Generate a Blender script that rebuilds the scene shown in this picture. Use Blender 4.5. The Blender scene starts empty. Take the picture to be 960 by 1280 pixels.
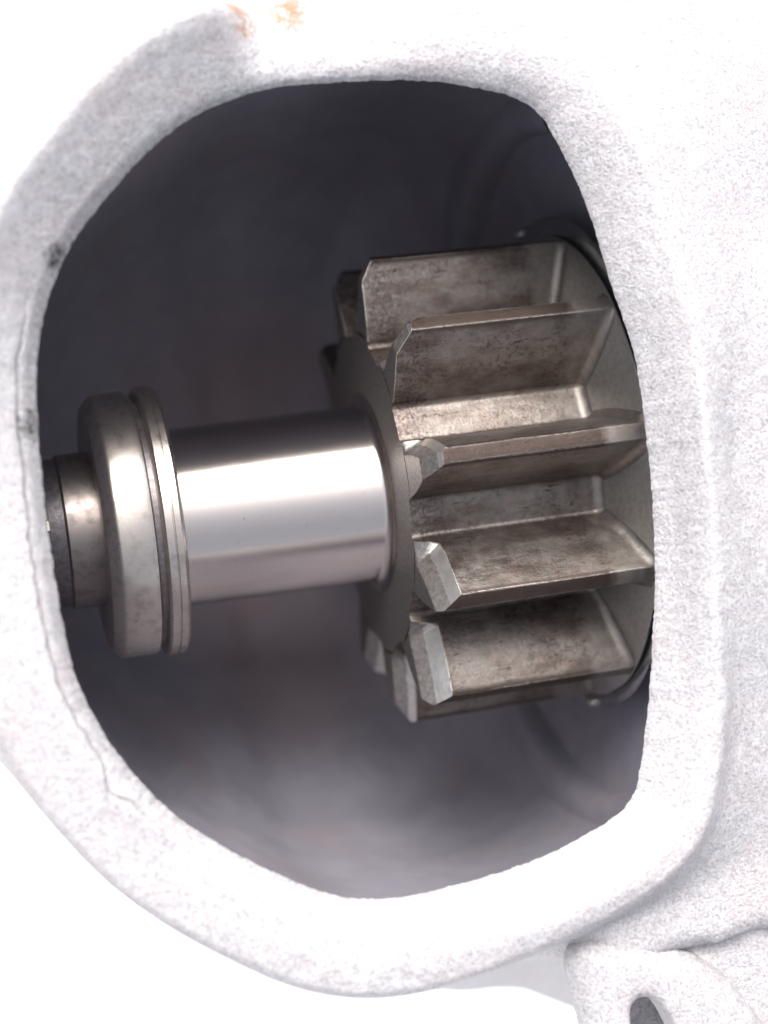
import bpy, math, random
import numpy as np
from math import sin, cos, pi, radians, sqrt, atan2, degrees
from mathutils import Matrix, Vector, noise

S = 0.001            # everything below is written in millimetres
scn = bpy.context.scene
COL = scn.collection
rng = random.Random(4)

# ------------------------------------------------------------------ camera
cam_d = bpy.data.cameras.new("camera")
cam = bpy.data.objects.new("camera", cam_d)
COL.objects.link(cam)
scn.camera = cam
TH, PH = radians(13.5), radians(7.6)
Fv = Vector((sin(TH), 0, -cos(TH)))
r0 = Vector((cos(TH), 0, sin(TH)))
u0 = Vector((0, 1, 0))
Rv = cos(PH) * r0 - sin(PH) * u0
Uv = sin(PH) * r0 + cos(PH) * u0
m = Matrix((Rv, Uv, -Fv)).transposed().to_4x4()
m.translation = Vector((-26.304, -1.358, 109.896)) * S
cam.matrix_world = m
cam_d.sensor_fit = 'VERTICAL'
cam_d.sensor_height = 36
cam_d.sensor_width = 27
cam_d.lens = 2200 / 1280 * 36
cam_d.clip_start = 0.005
cam_d.clip_end = 60
cam_d.dof.use_dof = True
cam_d.dof.focus_distance = 0.1005
cam_d.dof.aperture_fstop = 30
cam_d.dof.aperture_blades = 0

# ------------------------------------------------------------------ world, sun, exposure
SUN_EL, SUN_AZ = radians(50), radians(100)      # azimuth measured from +X towards +Y
wd = bpy.data.worlds.new("World")
scn.world = wd
wd.use_nodes = True
nt = wd.node_tree
bg = nt.nodes["Background"]
sky = nt.nodes.new("ShaderNodeTexSky")
sky.sky_type = 'NISHITA'
sky.sun_disc = False
sky.sun_elevation = SUN_EL
sky.sun_rotation = pi / 2 - SUN_AZ
sky.air_density = 0.6
sky.dust_density = 4.0
sky.ozone_density = 0.6
hs = nt.nodes.new("ShaderNodeHueSaturation")      # overcast: the sky's blue is greyed out
hs.inputs['Saturation'].default_value = .35
nt.links.new(sky.outputs[0], hs.inputs['Color'])
nt.links.new(hs.outputs[0], bg.inputs[0])
bg.inputs[1].default_value = 0.138
sd = bpy.data.lights.new("sun", 'SUN')
sd.energy = 0.75
sd.angle = radians(35)
sd.color = (1, 0.96, 0.92)
so = bpy.data.objects.new("sun", sd)
COL.objects.link(so)
dirv = Vector((cos(SUN_EL) * cos(SUN_AZ), cos(SUN_EL) * sin(SUN_AZ), sin(SUN_EL)))
so.rotation_euler = dirv.to_track_quat('Z', 'Y').to_euler()
so.location = dirv * 1.0
scn.view_settings.view_transform = 'Standard'
scn.view_settings.look = 'None'
scn.view_settings.exposure = 1.66
scn.view_settings.gamma = 1
scn.cycles.use_denoising = True
scn.cycles.max_bounces = 10
scn.cycles.diffuse_bounces = 6
scn.cycles.glossy_bounces = 6

# ------------------------------------------------------------------ material helpers
class NT:
    def __init__(s, name):
        s.m = bpy.data.materials.new(name)
        s.m.use_nodes = True
        s.t = s.m.node_tree
        s.b = s.t.nodes["Principled BSDF"]
        tc = s.t.nodes.new("ShaderNodeTexCoord")
        mp = s.t.nodes.new("ShaderNodeMapping")
        mp.inputs['Scale'].default_value = (1000, 1000, 1000)
        s.t.links.new(tc.outputs['Object'], mp.inputs[0])
        s.co = mp.outputs[0]           # coordinates in millimetres

    def node(s, typ, **kw):
        n = s.t.nodes.new(typ)
        for k, v in kw.items():
            setattr(n, k, v)
        return n

    def link(s, a, b):
        if isinstance(a, (int, float)):
            b.default_value = a
        elif isinstance(a, tuple):
            b.default_value = (*a, 1) if len(b.default_value) == 4 else a
        else:
            s.t.links.new(a, b)

    def noise(s, scale, detail=3, rough=.5, vec=None, dist=0):
        n = s.node("ShaderNodeTexNoise")
        n.inputs['Scale'].default_value = scale
        n.inputs['Detail'].default_value = detail
        n.inputs['Roughness'].default_value = rough
        n.inputs['Distortion'].default_value = dist
        s.link(vec or s.co, n.inputs['Vector'])
        return n.outputs['Fac']

    def voro(s, scale, vec=None):
        n = s.node("ShaderNodeTexVoronoi")
        n.inputs['Scale'].default_value = scale
        s.link(vec or s.co, n.inputs['Vector'])
        return n.outputs['Distance']

    def scaled(s, v3):
        n = s.node("ShaderNodeMapping")
        n.inputs['Scale'].default_value = v3
        s.link(s.co, n.inputs[0])
        return n.outputs[0]

    def math(s, op, a, b=0.0, c=None, clamp=False):
        n = s.node("ShaderNodeMath", operation=op, use_clamp=clamp)
        s.link(a, n.inputs[0]); s.link(b, n.inputs[1])
        if c is not None: s.link(c, n.inputs[2])
        return n.outputs[0]

    def ramp(s, f, lo, hi, a=0.0, b=1.0):
        n = s.node("ShaderNodeMapRange", interpolation_type='SMOOTHSTEP')
        s.link(f, n.inputs[0])
        n.inputs[1].default_value = lo; n.inputs[2].default_value = hi
        n.inputs[3].default_value = a; n.inputs[4].default_value = b
        return n.outputs[0]

    def mix(s, f, a, b):
        n = s.node("ShaderNodeMix", data_type='RGBA')
        s.link(f, n.inputs[0]); s.link(a, n.inputs[6]); s.link(b, n.inputs[7])
        return n.outputs[2]

    def spot(s, c, r, soft=.5, warp=0.0, nscale=2.0):
        """1 inside a blob of radius r (mm) round point c, 0 outside, with a ragged edge"""
        d = s.node("ShaderNodeVectorMath", operation='DISTANCE')
        s.link(s.co, d.inputs[0]); d.inputs[1].default_value = c
        dd = d.outputs['Value']
        if warp:
            dd = s.math('ADD', dd, s.math('MULTIPLY', s.math('SUBTRACT', s.noise(nscale, 4, .65), .5), warp))
        return s.ramp(dd, r * (1 - soft), r * (1 + soft), 1, 0)

    def bump(s, layers):
        nrm = None
        for h, st, dist in layers:
            n = s.node("ShaderNodeBump")
            n.inputs['Strength'].default_value = st
            n.inputs['Distance'].default_value = dist * S
            s.link(h, n.inputs['Height'])
            if nrm is not None: s.link(nrm, n.inputs['Normal'])
            nrm = n.outputs[0]
        s.link(nrm, s.b.inputs['Normal'])

    def edge(s, rad, lo=.02, hi=.16):
        """1 on worn convex/concave edges"""
        bv = s.node("ShaderNodeBevel", samples=4)
        bv.inputs['Radius'].default_value = rad * S
        g = s.node("ShaderNodeNewGeometry")
        d = s.node("ShaderNodeVectorMath", operation='DOT_PRODUCT')
        s.link(bv.outputs[0], d.inputs[0]); s.link(g.outputs['Normal'], d.inputs[1])
        return s.ramp(s.math('SUBTRACT', 1.0, d.outputs['Value']), lo, hi)

    def out(s, col, rough, metal):
        s.link(col, s.b.inputs['Base Color']); s.link(rough, s.b.inputs['Roughness']); s.link(metal, s.b.inputs['Metallic'])
        return s.m


def mat_cast():
    k = NT("cast_aluminium")
    big = k.noise(.35, 4, .6)
    mid = k.noise(1.6, 4, .6)
    fine = k.noise(5.2, 5, .75)
    c = k.mix(k.ramp(mid, .3, .7), (.42, .405, .412), (.52, .51, .518))
    c = k.mix(k.ramp(k.noise(.3, 3), .45, .7, 0, .4), c, (.48, .41, .41))
    c = k.mix(k.ramp(fine, .32, .58, .75, 0), c, (.22, .21, .215))
    # pits of trapped dirt
    pit = k.ramp(k.voro(2.1), .05, .13, 1, 0)
    pit = k.math('MULTIPLY', pit, k.ramp(k.noise(.7, 2), .56, .62))
    c = k.mix(k.math('MULTIPLY', pit, .8), c, (.10, .09, .085))
    # orange rust stain and dark smears where the photo has them
    r1 = k.math('MAXIMUM', k.spot((-9.0, 25.2, 19.5), 1.15, .6, 1.6, 1.6), k.spot((-6.1, 25.7, 18.8), 1.2, .6, 1.8, 1.5))
    r1 = k.math('MULTIPLY', r1, k.ramp(k.noise(1.1, 5, .7), .34, .62))
    c = k.mix(k.math('MULTIPLY', r1, .85), c, (.29, .13, .05))
    dk = k.spot((-20.0, 13.8, 19.6), .75, .5, 1.6, 3.5)
    dk = k.math('MAXIMUM', dk, k.spot((-22.4, 5.4, 19.4), .75, .6, 1.9, 2.6))
    dk = k.math('MAXIMUM', dk, k.spot((-23.6, 6.0, 19.5), .5, .6, 1.8, 3.0))
    dk = k.math('MULTIPLY', dk, k.ramp(k.noise(3.3, 4, .7, dist=2), .40, .52))
    c = k.mix(k.math('MULTIPLY', dk, .95), c, (.03, .025, .02))
    k.bump([(fine, .75, .11), (mid, .12, .15), (k.ramp(k.voro(4.5), .0, .5), .3, .07), (big, .2, .3)])
    return k.out(c, k.ramp(mid, .3, .7, .5, .68), .25)


def mat_cavity():
    k = NT("oily_cast_interior")
    mid = k.noise(.5, 4, .6)
    c = k.mix(k.ramp(mid, .35, .65), (.25, .243, .285), (.285, .276, .318))
    c = k.mix(k.ramp(k.noise(.12, 2), .5, .7, 0, .5), c, (.27, .225, .24))
    wm = k.math('MAXIMUM', k.spot((-4, 9, -24), 7, .7, 4, .3), k.spot((-3, -11, -24), 7, .7, 4, .3))
    c = k.mix(k.math('MULTIPLY', wm, .35), c, (.26, .15, .12))       # two soft brown patches behind the shaft
    k.bump([(k.noise(3, 4, .6), .25, .1)])
    return k.out(c, .6, 0.1)


def mat_gear():
    k = NT("worn_gear_steel")
    a = k.noise(.45, 4, .6, k.scaled((.7, 1.6, 1.6)))
    b = k.noise(1.3, 5, .7)
    fine = k.noise(7, 4, .75)
    c = k.mix(k.ramp(b, .3, .7), (.195, .172, .155), (.27, .246, .224))
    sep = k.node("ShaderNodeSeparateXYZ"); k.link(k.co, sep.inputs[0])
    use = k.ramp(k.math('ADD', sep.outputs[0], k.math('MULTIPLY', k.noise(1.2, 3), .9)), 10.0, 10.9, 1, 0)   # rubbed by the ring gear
    c = k.mix(k.math('MULTIPLY', k.ramp(a, .40, .66, .15, .85), use), c, (.115, .090, .078))
    c = k.mix(k.ramp(k.noise(.9, 4, .7), .56, .68, 0, .35), c, (.25, .165, .135))
    # dark drawn-out scuffs and pin-prick pits
    sc = k.math('MULTIPLY', k.ramp(k.noise(1.0, 5, .7, k.scaled((.8, 3.0, 3.0))), .60, .68), use)
    c = k.mix(k.math('MULTIPLY', sc, .8), c, (.045, .035, .035))
    c = k.mix(k.ramp(fine, .28, .42, .75, 0), c, (.09, .075, .07))
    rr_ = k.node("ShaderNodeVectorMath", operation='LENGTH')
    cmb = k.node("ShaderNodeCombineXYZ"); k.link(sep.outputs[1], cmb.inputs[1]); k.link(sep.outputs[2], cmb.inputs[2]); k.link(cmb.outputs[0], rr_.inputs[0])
    land = k.ramp(rr_.outputs['Value'], 14.6, 14.95)                  # dark painted into the tip lands, standing in for a blocked sky reflection
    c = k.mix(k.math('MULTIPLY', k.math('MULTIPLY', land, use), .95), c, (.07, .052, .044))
    fr = k.ramp(sep.outputs[0], .3, 2.4, 1, 0)                        # grime packed next to the bevelled ends
    gr = k.ramp(k.noise(4.5, 5, .8), .47, .56)
    c = k.mix(k.math('MULTIPLY', k.math('MULTIPLY', fr, gr), .6), c, (.05, .032, .03))
    mc = k.math('MULTIPLY', k.ramp(k.noise(3.2, 5, .8), .50, .60), k.ramp(k.noise(.35, 2), .42, .6))
    c = k.mix(k.math('MULTIPLY', k.math('MULTIPLY', mc, use), .6), c, (.06, .045, .042))
    ed = k.edge(.14, .008, .07)
    ed = k.math('MULTIPLY', ed, k.ramp(k.noise(2.5, 4, .7), .32, .5))
    ed = k.math('MULTIPLY', ed, k.ramp(rr_.outputs['Value'], 15.0, 15.04, 1, .2))
    c = k.mix(k.math('MULTIPLY', ed, .85), c, (.86, .83, .78))
    k.bump([(fine, .30, .05), (b, .35, .12), (k.noise(1.0, 3, .5, k.scaled((.25, 5, 5))), .2, .05)])
    r = k.math('ADD', k.ramp(b, .3, .7, .38, .50), k.math('MULTIPLY', sc, .2))
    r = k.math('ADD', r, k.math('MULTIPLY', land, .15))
    return k.out(c, r, .9)


def mat_bright(name, col, rough, grime=.4, ring=True):
    k = NT(name)
    b = k.noise(1.1, 4, .65)
    line = k.noise(1.0, 3, .6, k.scaled((9, .25, .25)))
    c = k.mix(k.ramp(b, .45, .72, 0, grime), col, tuple(v * .45 for v in col))
    spk = k.math('MULTIPLY', k.ramp(k.voro(1.7), .04, .10, 1, 0), k.ramp(k.noise(.8, 2), .5, .6))
    c = k.mix(k.math('MULTIPLY', spk, .7), c, (.05, .04, .04))
    k.bump([(line, .10 if ring else .09, .03), (k.noise(5, 4, .7), .12 if ring else .03, .03)])
    return k.out(c, k.ramp(b, .3, .7, rough, rough + (.1 if ring else .015)), 1.0)


def mat_plain(name, col, rough, metal, bs=3.0, var=.25):
    k = NT(name)
    n = k.noise(bs, 4, .65)
    c = k.mix(k.ramp(n, .3, .7), tuple(v * (1 - var) for v in col), tuple(v * (1 + var) for v in col))
    k.bump([(n, .3, .08)])
    return k.out(c, rough, metal)


M_CAST = mat_cast()
M_CAV = mat_cavity()
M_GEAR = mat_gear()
M_CORE = mat_plain("gear_core_steel", (.27, .25, .235), .42, .85, 4)
M_WALL = mat_plain("clean_machined_steel", (.40, .385, .36), .38, .9, 3, .12)
M_BEV = mat_plain("fresh_cut_steel", (.58, .565, .535), .34, .9, 2.0, .1)
M_HUB = mat_bright("browned_hub_steel", (.28, .245, .23), .36, .6)
M_SHAFT = mat_bright("polished_shaft_steel", (.62, .56, .52), .17, .05, False)
M_COLLAR = mat_bright("collar_steel", (.56, .505, .455), .27, .5)
M_DARK = mat_plain("dark_spline_steel", (.16, .145, .15), .4, .8)
M_SHEET = mat_plain("black_sheet_steel", (.38, .39, .39), .26, .95)
M_GROUND = mat_plain("white_bench_top", (.84, .84, .84), .7, 0, .02, .02)
M_LEAF = mat_plain("olive_crumb", (.16, .19, .05), .8, 0)


# ------------------------------------------------------------------ object helpers
def mesh_obj(name, V, Fc, mat, parent=None, smooth=True, sharp=None, mats=None, fm=None):
    me = bpy.data.meshes.new(name)
    me.from_pydata([(v[0] * S, v[1] * S, v[2] * S) for v in V], [], Fc)
    for mm in (mats or [mat]):
        me.materials.append(mm)
    if fm is not None:
        me.polygons.foreach_set("material_index", fm)
    me.polygons.foreach_set("use_smooth", [smooth] * len(me.polygons))
    if sharp is not None:
        me.set_sharp_from_angle(angle=radians(sharp))
    me.update()
    o = bpy.data.objects.new(name, me)
    COL.objects.link(o)
    if parent: o.parent = parent
    return o


def thing(name, label, cat, loc=(0, 0, 0)):
    o = bpy.data.objects.new(name, None)
    o.empty_display_size = .005
    COL.objects.link(o)
    o['label'] = label; o['category'] = cat
    return o


def lathe(name, prof, mat, parent=None, seg=144, a0=0, a1=2 * pi, sharp=32, wob=0.0, seed=0):
    """prof: (x, r) points, spun round the X axis"""
    full = abs(a1 - a0 - 2 * pi) < 1e-6
    n = seg if full else seg + 1
    V, Fc = [], []
    for j in range(n):
        a = a0 + (a1 - a0) * j / seg
        for i, (x, r) in enumerate(prof):
            dr = wob * noise.noise(Vector((3 * cos(a), 3 * sin(a), i * .37 + seed))) if wob else 0
            V.append((x + dr * .5, (r + dr) * sin(a), (r + dr) * cos(a)))
    k = len(prof)
    for j in range(seg):
        j2 = (j + 1) % n
        for i in range(k - 1):
            Fc.append((j * k + i, j * k + i + 1, j2 * k + i + 1, j2 * k + i))
    return mesh_obj(name, V, Fc, mat, parent, True, sharp)


def smooth01(x):
    x = min(1, max(0, x)); return x * x * (3 - 2 * x)


# ------------------------------------------------------------------ bench top
g = mesh_obj("ground", [(-9000, -9000, -130), (9000, -9000, -130), (9000, 9000, -130), (-9000, 9000, -130)], [(0, 1, 2, 3)], M_GROUND, smooth=False)
g['kind'] = 'structure'

# ------------------------------------------------------------------ housing: opening outline (mm, in the plane z = 19)
OUT = [(-8.8, 21.17), (-7.04, 21.46), (-3.56, 21.47), (0.41, 21.27), (3.93, 20.57), (5.66, 19.83), (6.89, 18.77), (8.03, 16.91), (8.9, 14.85), (9.52, 12.58), (9.91, 10.32), (10.33, 8.28), (10.89, 5.55), (11.03, 2.86), (10.95, -0.69), (10.75, -3.78), (10.4, -6.85), (9.72, -10.3), (8.95, -13.73), (7.96, -16.67), (7.03, -18.29), (5.7, -19.38), (4.22, -20.01), (2.29, -20.63), (-0.52, -21.14), (-3.7, -21.43), (-6.37, -21.51), (-8.51, -21.2), (-10.57, -20.41), (-12.93, -18.93), (-15.25, -17.27), (-17.47, -15.23), (-19.22, -12.86), (-20.53, -10.39), (-21.41, -7.78), (-21.68, -5.28), (-21.83, -2.39), (-21.86, 0.49), (-21.76, 3.35), (-21.59, 6.2), (-21.27, 8.62), (-20.56, 11.01), (-19.72, 12.78), (-18.44, 14.73), (-16.55, 16.63), (-14.67, 18.35), (-12.82, 19.66), (-10.79, 20.64)]
OUT = OUT[::-1]                       # anticlockwise


def resample(P, n):
    P = np.array(P, float); k = len(P); res = []
    for i in range(k):
        p0, p1, p2, p3 = P[i - 1], P[i], P[(i + 1) % k], P[(i + 2) % k]
        for t in np.linspace(0, 1, 24, endpoint=False):
            res.append(.5 * ((2 * p1) + (-p0 + p2) * t + (2 * p0 - 5 * p1 + 4 * p2 - p3) * t * t + (-p0 + 3 * p1 - 3 * p2 + p3) * t ** 3))
    R = np.array(res)
    L = np.r_[0, np.cumsum(np.linalg.norm(np.roll(R, -1, 0) - R, axis=1))]
    R2 = np.vstack([R, R[:1]])
    s = np.linspace(0, L[-1], n, endpoint=False)
    Q = np.c_[np.interp(s, L, R2[:, 0]), np.interp(s, L, R2[:, 1])]
    ker = np.ones(9) / 9
    for c in (0, 1):
        q = np.r_[Q[-4:, c], Q[:, c], Q[:4, c]]
        Q[:, c] = np.convolve(q, ker, 'valid')
    return Q


NS = 1080
O = resample(OUT, NS)
Tn = np.roll(O, -6, 0) - np.roll(O, 6, 0)
Nn = np.c_[Tn[:, 1], -Tn[:, 0]]
Nn /= np.linalg.norm(Nn, axis=1)[:, None]
for _ in range(3):                    # smooth normals so wide offsets stay tidy
    Nn = sum(np.roll(Nn, q, 0) for q in range(-12, 13)); Nn /= np.linalg.norm(Nn, axis=1)[:, None]
O = O + Nn * (.16 - .34 * np.clip(Nn[:, :1] * 5 - 4, 0, 1) + .22 * np.clip(1 - 3 * abs(Nn[:, :1] - .7), 0, 1))
BETA = np.degrees(np.arctan2(O[:, 1], O[:, 0] + 5.5)) % 360

PROF = {
    0:   [(0, 0), (.12, .22), (.8, 1.2), (1.6, 2.4), (2.2, 3.0), (3.0, 2.7), (5.5, 1.2), (16, .6), (40, 0)],
    46:  [(0, 0), (.14, .22), (1.0, 1.1), (2.2, 2.0), (3.4, 2.5), (6, 2.2), (11, .6), (20, -6), (34, -33)],
    68:  [(0, 0), (.3, .4), (1.0, .8), (2.4, 1.0), (4.5, .8), (8, .0), (12, -1), (18, -8), (26, -34)],
    88:  [(0, 0), (.3, .35), (1.0, .5), (2.4, .3), (4.2, -.4), (6.4, -1.6), (9, -4), (12, -9), (15, -34)],
    94:  [(0, 0), (.3, .35), (1.0, .5), (2.4, .3), (3.8, -.4), (4.9, -1.6), (5.8, -4), (7, -12), (8, -34)],
    102: [(0, 0), (.3, .5), (.9, 1.0), (2.2, 1.9), (3.9, 3.0), (4.6, 2.6), (5.1, -2), (5.8, -12), (7, -34)],
    135: [(0, 0), (.6, 1.0), (1.0, 1.4), (2.4, 2.6), (3.6, 3.5), (4.25, 3.1), (4.7, -2), (5.2, -12), (6, -34)],
    180: [(0, 0), (.6, .7), (1.2, .95), (3, 1.1), (4.5, .9), (5.6, -.5), (7, -4), (8, -12), (9, -34)],
    225: [(0, 0), (.5, .6), (1.2, .9), (2.8, .9), (4.3, .8), (4.7, .1), (4.85, -5), (5.1, -12), (5.4, -34)],
    265: [(0, 0), (.3, .35), (1.2, .9), (3, 1.3), (4.6, 1.2), (5.1, .3), (5.3, -5), (5.5, -12), (6, -34)],
    290: [(0, 0), (.3, .4), (1.2, 1.1), (2.8, 1.9), (3.9, 1.7), (4.8, 0), (5.6, -4), (9, -14), (16, -34)],
    312: [(0, 0), (.14, .2), (1.2, 1.3), (2.5, 2.4), (3.4, 2.6), (5, 1.2), (9, 0), (20, -8), (40, -24)],
    335: [(0, 0), (.12, .22), (.9, 1.2), (1.7, 2.4), (2.4, 2.9), (3.5, 2.5), (7, 1), (18, -2), (40, -8)],
}
PK = sorted(PROF)
KP = np.array([PROF[k] for k in PK] + [PROF[PK[0]]], float)
KB = PK + [360]


def control(beta):
    i = max(j for j in range(len(KB)) if KB[j] <= beta + 1e-9)
    i = min(i, len(KB) - 2)
    t = smooth01((beta - KB[i]) / (KB[i + 1] - KB[i]))
    return KP[i] * (1 - t) + KP[i + 1] * t


def smax(a, b, k):
    h = max(k - abs(a - b), 0) / k
    return max(a, b) + h * h * k * .25


# ring parameter u in 0..8 picks a place along the nine profile points
US = np.unique(np.r_[np.linspace(0, 1, 7), np.linspace(1, 2.6, 40), np.linspace(2.6, 5, 22), np.linspace(5, 8, 22)])
TAN = None


def crom(C, u):
    i = min(int(u), 7); t = u - i
    p1, p2 = C[i], C[i + 1]
    m1 = (C[i + 1] - C[i - 1]) * .5 if i > 0 else (p2 - p1)
    m2 = (C[i + 2] - C[i]) * .5 if i < 7 else (p2 - p1)
    # limit overshoot where the spacing is uneven
    lim = 1.6
    m1 = np.clip(m1, -lim * abs(p2 - p1), lim * abs(p2 - p1))
    m2 = np.clip(m2, -lim * abs(p2 - p1), lim * abs(p2 - p1))
    h = lambda a, b, c, d: (2 * t ** 3 - 3 * t ** 2 + 1) * a + (t ** 3 - 2 * t ** 2 + t) * b + (-2 * t ** 3 + 3 * t ** 2) * c + (t ** 3 - t ** 2) * d
    return h(p1, m1, p2, m2)


def jit(s):
    p = O[s]
    return .05 * noise.noise(Vector((p[0] * 1.3, p[1] * 1.3, 2))) + .045 * noise.noise(Vector((p[0] * 4, p[1] * 4, 5))) + .035 * noise.noise(Vector((p[0] * 9, p[1] * 9, 8))) + .03 * noise.noise(Vector((p[0] * 15, p[1] * 15, 8)))


housing = thing("starter_housing", "pale grey rough cast aluminium starter motor housing with a large oval opening", "motor housing")
V, Fc = [], []
for s in range(NS):
    C = control(BETA[s])
    p, n = O[s], Nn[s]
    b = BETA[s]
    j0 = jit(s)
    mask = smooth01((b - 140) / 15) * smooth01((236 - b) / 14)
    dl = 1.0 + .22 * noise.noise(Vector((p[0] * .5, p[1] * .5, 9))) + .12 * noise.noise(Vector((p[0] * 1.9, p[1] * 1.9, 3)))
    if 219 < b < 226: dl += .45 * (1 - abs(b - 222.5) / 3.5)
    for u in US:
        d, z = crom(C, u)
        z += 19
        d2 = d + j0 * max(0, 1 - d / 1.5)
        q = (p[0] + n[0] * d2, p[1] + n[1] * d2)
        if (282 < b or b < 40) and d > 2.5:            # the body that runs on to the right of the lip
            by = max(0, -q[1] - 2)
            zb = 20.6 + .09 * min(q[1], 9) - .0022 * by * by - 2.2 * max(0, -24.3 - q[1]) - .35 * max(0, 3 - q[0]) ** 2
            zf = 18.7 - 5 * max(0, -27.4 - q[1]) - 1.2 * max(0, 3.5 - q[0]) ** 2
            zb = smax(zb, zf, 1.0)
            z = z + (smax(z, zb, .8) - z) * smooth01((d - 2.5) / 2) * (smooth01((b - 282) / 12) if b > 180 else smooth01((40 - b) / 30))
        amp = smooth01(d / .4) * .028
        z += amp * (noise.noise(Vector((q[0] * 1.1, q[1] * 1.1, 0))) + .8 * noise.noise(Vector((q[0] * 2.7, q[1] * 2.7, 4))))
        z += mask * .20 * smooth01((d - dl) / .10 + .5) * smooth01((3.2 - d) / 2.0)
        z -= mask * .16 * math.exp(-((d - dl + .06) / .07) ** 2)
        V.append((q[0], q[1], z))
K = len(US)
for s in range(NS):
    s2 = (s + 1) % NS
    for k in range(K - 1):
        Fc.append((s * K + k, s * K + k + 1, s2 * K + k + 1, s2 * K + k))
mesh_obj("shell", V, Fc, M_CAST, housing)

# rim thickness and cavity: rings that go down from the edge
CAV = [(19, 0, 0), (18.3, .1, .45), (17.4, .25, 1.1), (16.5, .5, 1.8), (15.2, .8, 2.6), (13, 1.2, 4.8), (10, 1.6, 5.8), (4, 2, 6.2),
       (-5, 1.4, 6.2), (-12, .4, 5.2), (-18, -2.2, 2.6), (-23, -7, -2.5), (-26, -13, -10), (-26.5, -16, -15)]
_cu = np.linspace(0, len(CAV) - 1, 90)
_ca = np.array([np.interp(_cu, range(len(CAV)), np.array(CAV)[:, q]) for q in range(3)])
for _ in range(3):
    _ca[:, 9:-1] = ((np.roll(_ca, 1, 1) + np.roll(_ca, -1, 1) + 2 * _ca) / 4)[:, 9:-1]
NRIM = int(np.argmax(_cu > 2.9))
CAV = [tuple(q) for q in _ca.T]
V, Fc = [], []
for s in range(NS // 2):
    si = s * 2
    p, n = O[si], Nn[si]
    w = smooth01((n[0] + .45) / .9)
    j0 = jit(si)
    for k, (z, dl, dr) in enumerate(CAV):
        d = dl * (1 - w) + dr * w + (j0 * max(0, 1 - k / 20))
        if d < 0:        # pull the floor rings towards the middle instead of folding over
            t = min(1, (-d) / 20); q = (p[0] * (1 - t) + -5.5 * t, p[1] * (1 - t))
        else:
            q = (p[0] + n[0] * d, p[1] + n[1] * d)
        V.append((q[0], q[1], z))
K = len(CAV); H2 = NS // 2
rimF, cavF = [], []
for s in range(H2):
    s2 = (s + 1) % H2
    for k in range(K - 1):
        f = (s * K + k, s2 * K + k, s2 * K + k + 1, s * K + k + 1)
        (rimF if k < NRIM else cavF).append(f)
V.append((-5.5, 0, -26.6)); c0 = len(V) - 1
for s in range(H2):
    cavF.append((s * K + K - 1, ((s + 1) % H2) * K + K - 1, c0))


def submesh(V, F):
    used = sorted({i for f in F for i in f}); mp = {a: b for b, a in enumerate(used)}
    return [V[i] for i in used], [tuple(mp[i] for i in f) for f in F]


mesh_obj("rim_edge", *submesh(V, rimF), M_CAST, housing)
mesh_obj("cavity_wall", *submesh(V, cavF), M_CAV, housing)
# inner shoulder round the clutch bore, kept below the mouth of the opening
lathe("inner_shoulder", [(11.2, 25.5), (11.2, 22.6), (11.5, 22.0), (12.2, 21.6), (16, 21.2), (16.6, 20.5), (16.6, 14.8)], M_CAV, housing, 120, radians(68), radians(292), 40)
lathe("bearing_boss", [(-23.2, 4.2), (-23.2, 7.6), (-23.8, 8.3), (-27.5, 9.5)], M_CAV, housing, 72)


# mounting flange and its slotted ear, lower right
def plate(name, pts, z0, z1, mat, parent, hole=None, rnd=1.2):
    """rounded plate with an optional hole; pts anticlockwise"""
    P = resample(pts, 200)
    T = np.roll(P, -2, 0) - np.roll(P, 2, 0); N = np.c_[T[:, 1], -T[:, 0]]; N /= np.linalg.norm(N, axis=1)[:, None]
    rings = []
    if hole is not None:
        Hh = resample(hole, 200)
        c = Hh.mean(0)
        rings += [(Hh, z0), (Hh, z1 - .5), ((Hh - c) * 1.07 + c, z1 - .12), ((Hh - c) * 1.2 + c, z1)]
        a = np.arctan2(P[:, 1] - c[1], P[:, 0] - c[0]); b = np.arctan2(Hh[:, 1] - c[1], Hh[:, 0] - c[0])
        k = int(np.argmin(abs(np.angle(np.exp(1j * (b - a[0])))))); rings = [(np.roll(q, -k, 0), z) for q, z in rings]
        inner = rings[-1][0]
        for t in (.3, .6): rings.append((inner * (1 - t) + (P - N * rnd) * t, z1 + .02 * t))
    else:
        c = P.mean(0)
        for t in (.02, .5): rings.append((c * (1 - t) + (P - N * rnd) * t, z1))
    rings.append((P - N * rnd, z1))
    for a in (22, 45, 68, 90):
        rings.append((P - N * rnd * (1 - sin(radians(a))), z1 - rnd * (1 - cos(radians(a)))))
    rings.append((P, z0))
    V, Fc = [], []
    for Q, z in rings:
        for q in Q: V.append((q[0], q[1], z + .05 * noise.noise(Vector((q[0], q[1], z)))))
    n = 200
    for r in range(len(rings) - 1):
        for i in range(n):
            j = (i + 1) % n
            Fc.append((r * n + i, r * n + j, (r + 1) * n + j, (r + 1) * n + i)[::-1])
    if hole is None:
        V.append((c[0], c[1], z1)); Fc += [(len(V) - 1, i, (i + 1) % n) for i in range(n)]
    return mesh_obj(name, V, Fc, mat, parent, True, 50)


plate("flange", [(9, -27), (14, -40), (30, -46), (52, -40), (54, -18), (34, -14), (22, -16.5), (15.5, -21)], -8, 17.7, M_CAST, housing, None, 2.0)
plate("mounting_ear", [(2.6, -26.6), (3.0, -31), (3.4, -38), (5, -42), (11, -41), (14.4, -36), (13.0, -31.5), (10.6, -28.4), (7.5, -26.8), (4.5, -26)], 17.4, 19.2, M_CAST, housing,
      [(6.2, -29.5), (5.5, -30.3), (5.7, -32.4), (6.7, -34.8), (8.1, -35.2), (8.5, -34), (8.0, -31.8), (7.2, -30)], 1.6)

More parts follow.
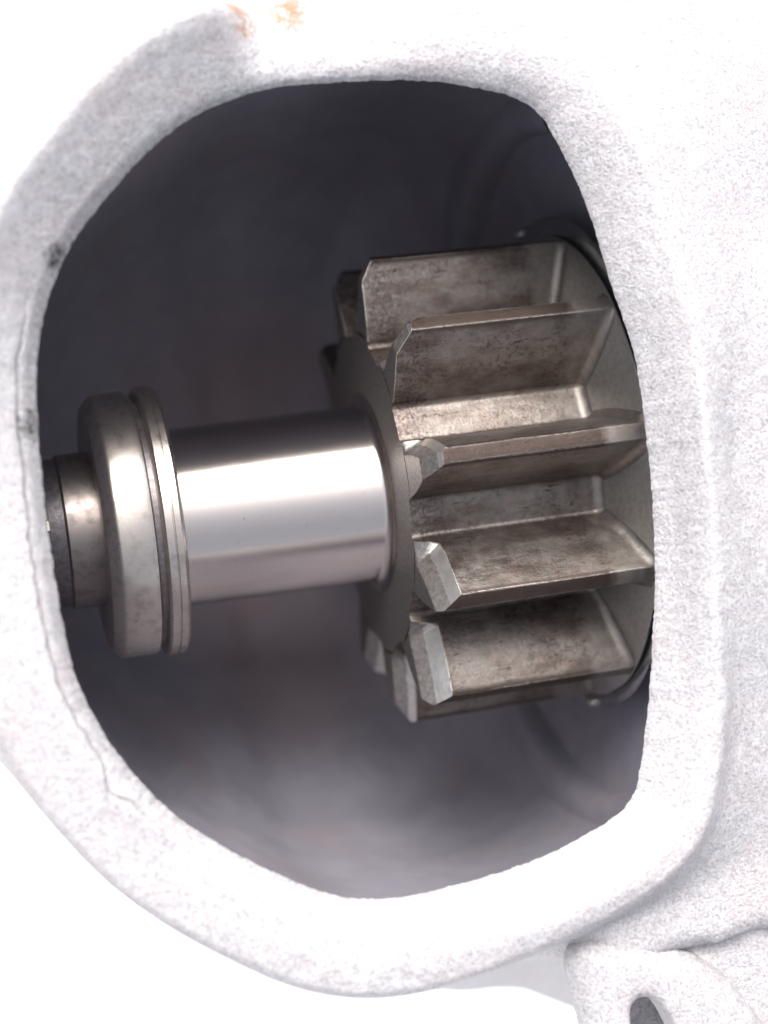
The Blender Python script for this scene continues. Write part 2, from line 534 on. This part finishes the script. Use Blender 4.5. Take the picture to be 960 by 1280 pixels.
plate("slot_backing", [(6.4, -28.4), (6.2, -32), (6.8, -38), (9.5, -39), (11.5, -36), (11.5, -30), (10, -28)], 8, 11, M_CAST, housing)  # plate added below the ear to hide the bright bench and darken the slot

# ------------------------------------------------------------------ pinion gear, 11 teeth, axis = X
NT_ = 11
PIT = 2 * pi / NT_
PHASE = radians(5.0)
R_ROOT, R_TIP = 9.95, 15.05
LX = 11.15


def half_ang(r):
    t = (r - R_ROOT) / (R_TIP - R_ROOT)
    w0, w1 = 1.68, .48                       # half widths in mm at root and tip
    w = w0 + (w1 - w0) * t + .26 * sin(pi * min(1, max(0, t)) ** .9)
    return w / r


def half_profile():
    """(angle from tooth centre, r) from the land centre down to the middle of the gap"""
    pts = [(0, R_TIP), (half_ang(R_TIP) * .5, R_TIP), (half_ang(R_TIP) * .86, R_TIP - .005)]
    pts.append((half_ang(R_TIP) * .985, R_TIP - .04))
    for r in np.linspace(R_TIP - .13, R_ROOT + .45, 16): pts.append((half_ang(r), r))
    a_end = half_ang(R_ROOT + .45)
    for q in (15, 30, 45, 60, 75, 90):           # root fillet
        a = radians(q)
        pts.append((a_end + .34 / R_ROOT * (1 - cos(a)), R_ROOT + .45 * (1 - sin(a))))
    a2 = pts[-1][0]
    for t in (.25, .5, .75, 1): pts.append((a2 + (PIT / 2 - a2) * t, R_ROOT))
    return pts


HP = half_profile()
NTOOTH = 20                                   # profile points from the land centre that belong to the tooth object


XS = [0, .04, .12, .3, .6, 1.0, 1.6, 2.4, 3.4, 4.6, 5.8, 6.8, 7.8, 8.6, 9.3, 9.9, 10.3, 10.5, 10.65, 10.75, 10.85, 10.95, 11.03, 11.09, 11.13, LX]
RHO = .5                                      # run-out fillet where the gaps end at the web


def flare(x):
    t = max(0, (x - (LX - RHO)) / RHO)
    return RHO * (1 - sqrt(max(0, 1 - t * t)))


def prof_normals(P):
    """outward normals (tangential, radial) along a tooth profile given as (angle, r)"""
    res = []
    for i in range(len(P)):
        a, b = P[max(0, i - 1)], P[min(len(P) - 1, i + 1)]
        t = Vector(((b[0] - a[0]) * P[i][1], b[1] - a[1])).normalized()
        res.append((-t.y, t.x))
    return res


gear = thing("pinion_gear", "worn steel pinion gear with eleven straight teeth mounted on the shaft", "gear")
BEVEL = {}


def gear_pt(ang, r, x):
    x0 = x
    x = x + 1.5 * (r - R_ROOT) / (R_TIP - R_ROOT) * max(0, min(1, (x - 6) / (LX - 6)))      # the web leans outwards
    x -= .72 * (1 - max(0, min(1, x0 / LX)))
    return (x, r * sin(ang), r * cos(ang))


def lead(t, r, par):
    """where the left end of a tooth starts along X: flat, tip chamfer, slanted bevel on the upper flank"""
    w = half_ang(r) * r
    fade = smooth01((r - R_ROOT - .45) / .5)
    a = .62 * (r - par['rc'])
    b = par['slope'] * (t - (w - par['bw']))
    c = par['s2'] * (r - par['r2']) + par['o2'] * (t + .2)
    q = 1.0 * noise.noise(Vector((t * 1.6, r * 1.6, par['rc'] * 9))) * .015 + .008 * noise.noise(Vector((t * 5, r * 5, par['rc'] * 9)))
    v = max(0, a, b, c)
    if v > 0: v = max(0, v + q)
    return v * fade


for i in range(NT_):
    ang0 = PHASE + i * PIT
    rr = random.Random(20 + i)
    par = dict(rc=13.75 + rr.uniform(-.15, .15), bw=1.0 + rr.uniform(-.1, .15), slope=1.1 + rr.uniform(-.1, .2), r2=13.6, s2=0, o2=0)
    if i == 0: par.update(bw=.8, slope=1.5, rc=13.6)
    if i == NT_ - 1: par.update(bw=1.3, slope=1.0, rc=14.6)
    if i == NT_ - 2: par.update(bw=1.5, slope=1.0, rc=14.8)
    prof = [(-a, r) for a, r in HP[:NTOOTH][::-1]] + [(a, r) for a, r in HP[1:NTOOTH]]
    n = len(prof)
    V, Fc, fm = [], [], []
    PN = prof_normals(prof)
    for pi_, (a, r) in enumerate(prof):
        x0 = lead(a * r, r, par)
        for x in XS:
            xx = x0 + (x) * (1 - x0 / 8) if x < 8 else x
            xx = max(xx, x0)
            e = flare(xx) * smooth01((R_TIP - r) / .5 + .1)
            r2 = min(r + e * PN[pi_][1], R_TIP)
            j = .025 * noise.noise(Vector((xx * 1.7, a * 40, i * 7))) * (1 if r > R_TIP - .2 else .35)
            if r > R_TIP - .15: j += -.05 * max(0, noise.noise(Vector((xx * 3.3, i * 5 + a * 9, 1))))
            V.append(gear_pt(ang0 + a + e * PN[pi_][0] / r, r2 + j, xx))
    m_ = len(XS)
    for p in range(n - 1):
        for q in range(m_ - 1):
            Fc.append((p * m_ + q, (p + 1) * m_ + q, (p + 1) * m_ + q + 1, p * m_ + q + 1)); fm.append(0)
    # left end cap, a height field over the cross-section
    base = len(V)
    radii = [r for a, r in HP[2:4]] + list(np.linspace(R_TIP - .13, R_ROOT + .45, 46))
    cols = 40
    for r in radii:
        h = half_ang(r) if r < R_TIP - .06 else HP[3][0] if r < R_TIP - .02 else HP[2][0]
        for c in range(cols + 1):
            t = -1 + 2 * c / cols
            a = t * h
            V.append(gear_pt(ang0 + a, r, lead(a * r, r, par)))
    for k in range(len(radii) - 1):
        for c in range(cols):
            q = base + k * (cols + 1) + c
            f = (q, q + cols + 1, q + cols + 2, q + 1)
            xm = sum(V[v][0] for v in f) / 4
            Fc.append(f); fm.append(1 if xm > .03 else 2)
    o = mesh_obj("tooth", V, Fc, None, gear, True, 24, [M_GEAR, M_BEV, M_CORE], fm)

# core: gap floors with the run-out wall, front face and bore
V, Fc, fm = [], [], []
ends = HP[NTOOTH - 1:]
for i in range(NT_):
    c = PHASE + (i + .5) * PIT
    strip = [(c - (PIT / 2 - a), r) for a, r in ends] + [(c + (PIT / 2 - a), r) for a, r in ends[::-1][1:]]
    b0 = len(V)
    PN = prof_normals(strip)
    for pi_, (a, r) in enumerate(strip):
        for x in XS:
            e = flare(x)
            V.append(gear_pt(a + e * PN[pi_][0] / r, r + e * PN[pi_][1], x))
    m_ = len(XS); n = len(strip)
    for p in range(n - 1):
        for q in range(m_ - 1):
            Fc.append((b0 + p * m_ + q, b0 + (p + 1) * m_ + q, b0 + (p + 1) * m_ + q + 1, b0 + p * m_ + q + 1)); fm.append(0)
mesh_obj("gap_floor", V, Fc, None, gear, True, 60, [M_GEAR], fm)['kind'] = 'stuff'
V, Fc = [], []
ring = []
for i in range(NT_):
    c = PHASE + i * PIT
    for (a, r) in [(-a, r) for a, r in HP[NTOOTH - 1:][::-1]] + [(a, r) for a, r in HP[NTOOTH - 1:-1]]:
        ring.append((c + a, r))
n = len(ring)
levels = [(0.0, 1.0), (0, .5), (0, .22), (-.06, .14), (-.18, .10), (-.3, .07), (-.3, 0.0)]
for x, t in levels:
    for a, r in ring:
        V.append(gear_pt(a, 5.35 + (r - 5.35) * t, x))
for k in range(len(levels) - 1):
    for i in range(n):
        j = (i + 1) % n
        Fc.append((k * n + i, (k + 1) * n + i, (k + 1) * n + j, k * n + j))
mesh_obj("front_face", V, Fc, M_CORE, gear, True, 30)
lathe("end_web", [(LX - .08, 9.7), (LX + 1.48, R_TIP - .06), (LX + 1.52, R_TIP), (LX + 1.62, R_TIP - .02), (LX + 1.64, 10)], M_WALL, gear, 176, wob=.05, seed=8)

# ------------------------------------------------------------------ clutch cup with its thin sheet lip behind the gear
cup = thing("clutch_cup", "thin dark sheet steel cup with a curled lip just behind the gear", "cup")
lathe("lip", [(12.5, 12.0), (12.42, 15.3), (12.3, 15.8), (12.34, 15.98), (12.46, 16.08), (12.6, 16.0), (12.7, 15.4), (12.75, 14.8)], M_SHEET, cup, 200, wob=.12, seed=3)
lathe("cup_body", [(12.5, 12.0), (12.7, 13.85), (13.4, 14.6), (17.6, 14.4), (17.9, 13.9), (17.9, 6)], M_SHEET, cup, 120)
cup.location = (.0005, .0003, 0)
def bead(name, c, r, mat, parent, sq=(1, 1, 1), seed=0):
    V, Fc = [], []
    for i in range(9):
        for j in range(14):
            t, p = pi * i / 8, 2 * pi * j / 14
            v = Vector((sin(t) * cos(p) * sq[0], sin(t) * sin(p) * sq[1], cos(t) * sq[2]))
            v *= r * (1 + .2 * noise.noise(v * 2 + Vector((seed, 0, 0))))
            V.append((c[0] + v.x, c[1] + v.y, c[2] + v.z))
    for i in range(8):
        for j in range(14):
            k = (j + 1) % 14
            Fc.append((i * 14 + j, (i + 1) * 14 + j, (i + 1) * 14 + k, i * 14 + k))
    return mesh_obj(name, V, Fc, mat, parent)

for a_, sd_ in ((101, 1), (-93.5, 7)):
    a_ = radians(a_)
    bead("crimp_tab", (12.45, 16.0 * sin(a_), 16.0 * cos(a_)), .42, M_BEV, cup, (1.3, .8, 1), sd_)

# ------------------------------------------------------------------ drive shaft with its sleeve, groove and splines
shaft = thing("drive_shaft", "polished bright steel shaft running from the collar to the gear", "shaft")
lathe("sleeve", [(-13.9, 5.3), (-13.9, 5.55), (-1.3, 5.64), (-1.1, 5.70), (-.92, 5.85), (-.80, 6.08), (-.75, 6.4)], M_SHAFT, shaft, 176)
lathe("shaft_end", [(-30, 3.2), (-21.5, 3.2), (-21.3, 3.9), (-13.0, 3.9)], M_DARK, shaft, 96)
for i in range(12):
    a = 2 * pi * i / 12 + .1
    V = []
    for x in (-22.9, -20.7):
        for (t, r) in ((-.45, 3.6), (-.28, 4.45), (.28, 4.45), (.45, 3.6)):
            V.append((x, r * sin(a) + t * cos(a), r * cos(a) - t * sin(a)))
    mesh_obj("spline", V, [(0, 1, 2, 3)[::-1], (4, 5, 6, 7), (0, 4, 5, 1)[::-1], (1, 5, 6, 2)[::-1], (2, 6, 7, 3)[::-1]][:], M_COLLAR, shaft, False)

# ------------------------------------------------------------------ stop collar, its washer and the snap ring
col = thing("stop_collar", "wide round-shouldered steel stop collar at the left end of the shaft", "collar")
lathe("band", [(-18.2, 4.2), (-18.3, 7.3), (-18.27, 7.5), (-18.2, 7.62), (-17.72, 8.08), (-17.6, 8.15), (-17.45, 8.18), (-15.75, 8.24), (-15.5, 8.16), (-15.38, 7.95), (-15.36, 7.2), (-15.36, 5.0)],
      M_COLLAR, col, 176, sharp=28, wob=.02)
lathe("hub", [(-20.3, 4.1), (-20.3, 4.6), (-20.15, 4.78), (-18.1, 4.8)], M_HUB, col, 128)
lathe("hub_step", [(-21.2, 4.0), (-21.2, 4.5), (-20.25, 4.6)], M_DARK, col, 96)
wash = thing("thrust_washer", "narrow bright steel washer with a hairline groove beside the wide collar", "washer")
lathe("washer_ring", [(-15.05, 5.4), (-15.05, 7.9), (-15.0, 8.2), (-14.85, 8.38), (-14.42, 8.4), (-14.38, 8.32), (-14.34, 8.32), (-14.30, 8.4), (-13.95, 8.4), (-13.8, 8.3), (-13.72, 8.1), (-13.72, 5.45)],
      M_COLLAR, wash, 176, sharp=28, wob=.015, seed=5)
lathe("washer_core", [(-15.4, 7.7), (-15.02, 7.7)], M_DARK, wash, 96)
sn = thing("snap_ring", "small shiny wire snap ring at the far left shaft tip beside the rim", "ring")
V, Fc = [], []
ns, nr = 90, 10
for i in range(ns + 1):
    a = radians(-150 + 300 * i / ns)
    for j in range(nr):
        b = 2 * pi * j / nr
        rr_ = 4.75 + .38 * cos(b)
        V.append((-21.75 + .38 * sin(b), rr_ * sin(a), rr_ * cos(a)))
for i in range(ns):
    for j in range(nr):
        k = (j + 1) % nr
        Fc.append((i * nr + j, i * nr + k, (i + 1) * nr + k, (i + 1) * nr + j))
mesh_obj("wire", V, Fc, M_SHAFT, sn)

# ------------------------------------------------------------------ crumb on the bench
cr = bead("crumb", (-15.6, -22.9, 14.4), .22, M_LEAF, None, (1.6, .8, .5), 3)
cr['label'] = "tiny olive crumb stuck to the outer edge of the housing rim at lower left"; cr['category'] = "crumb"
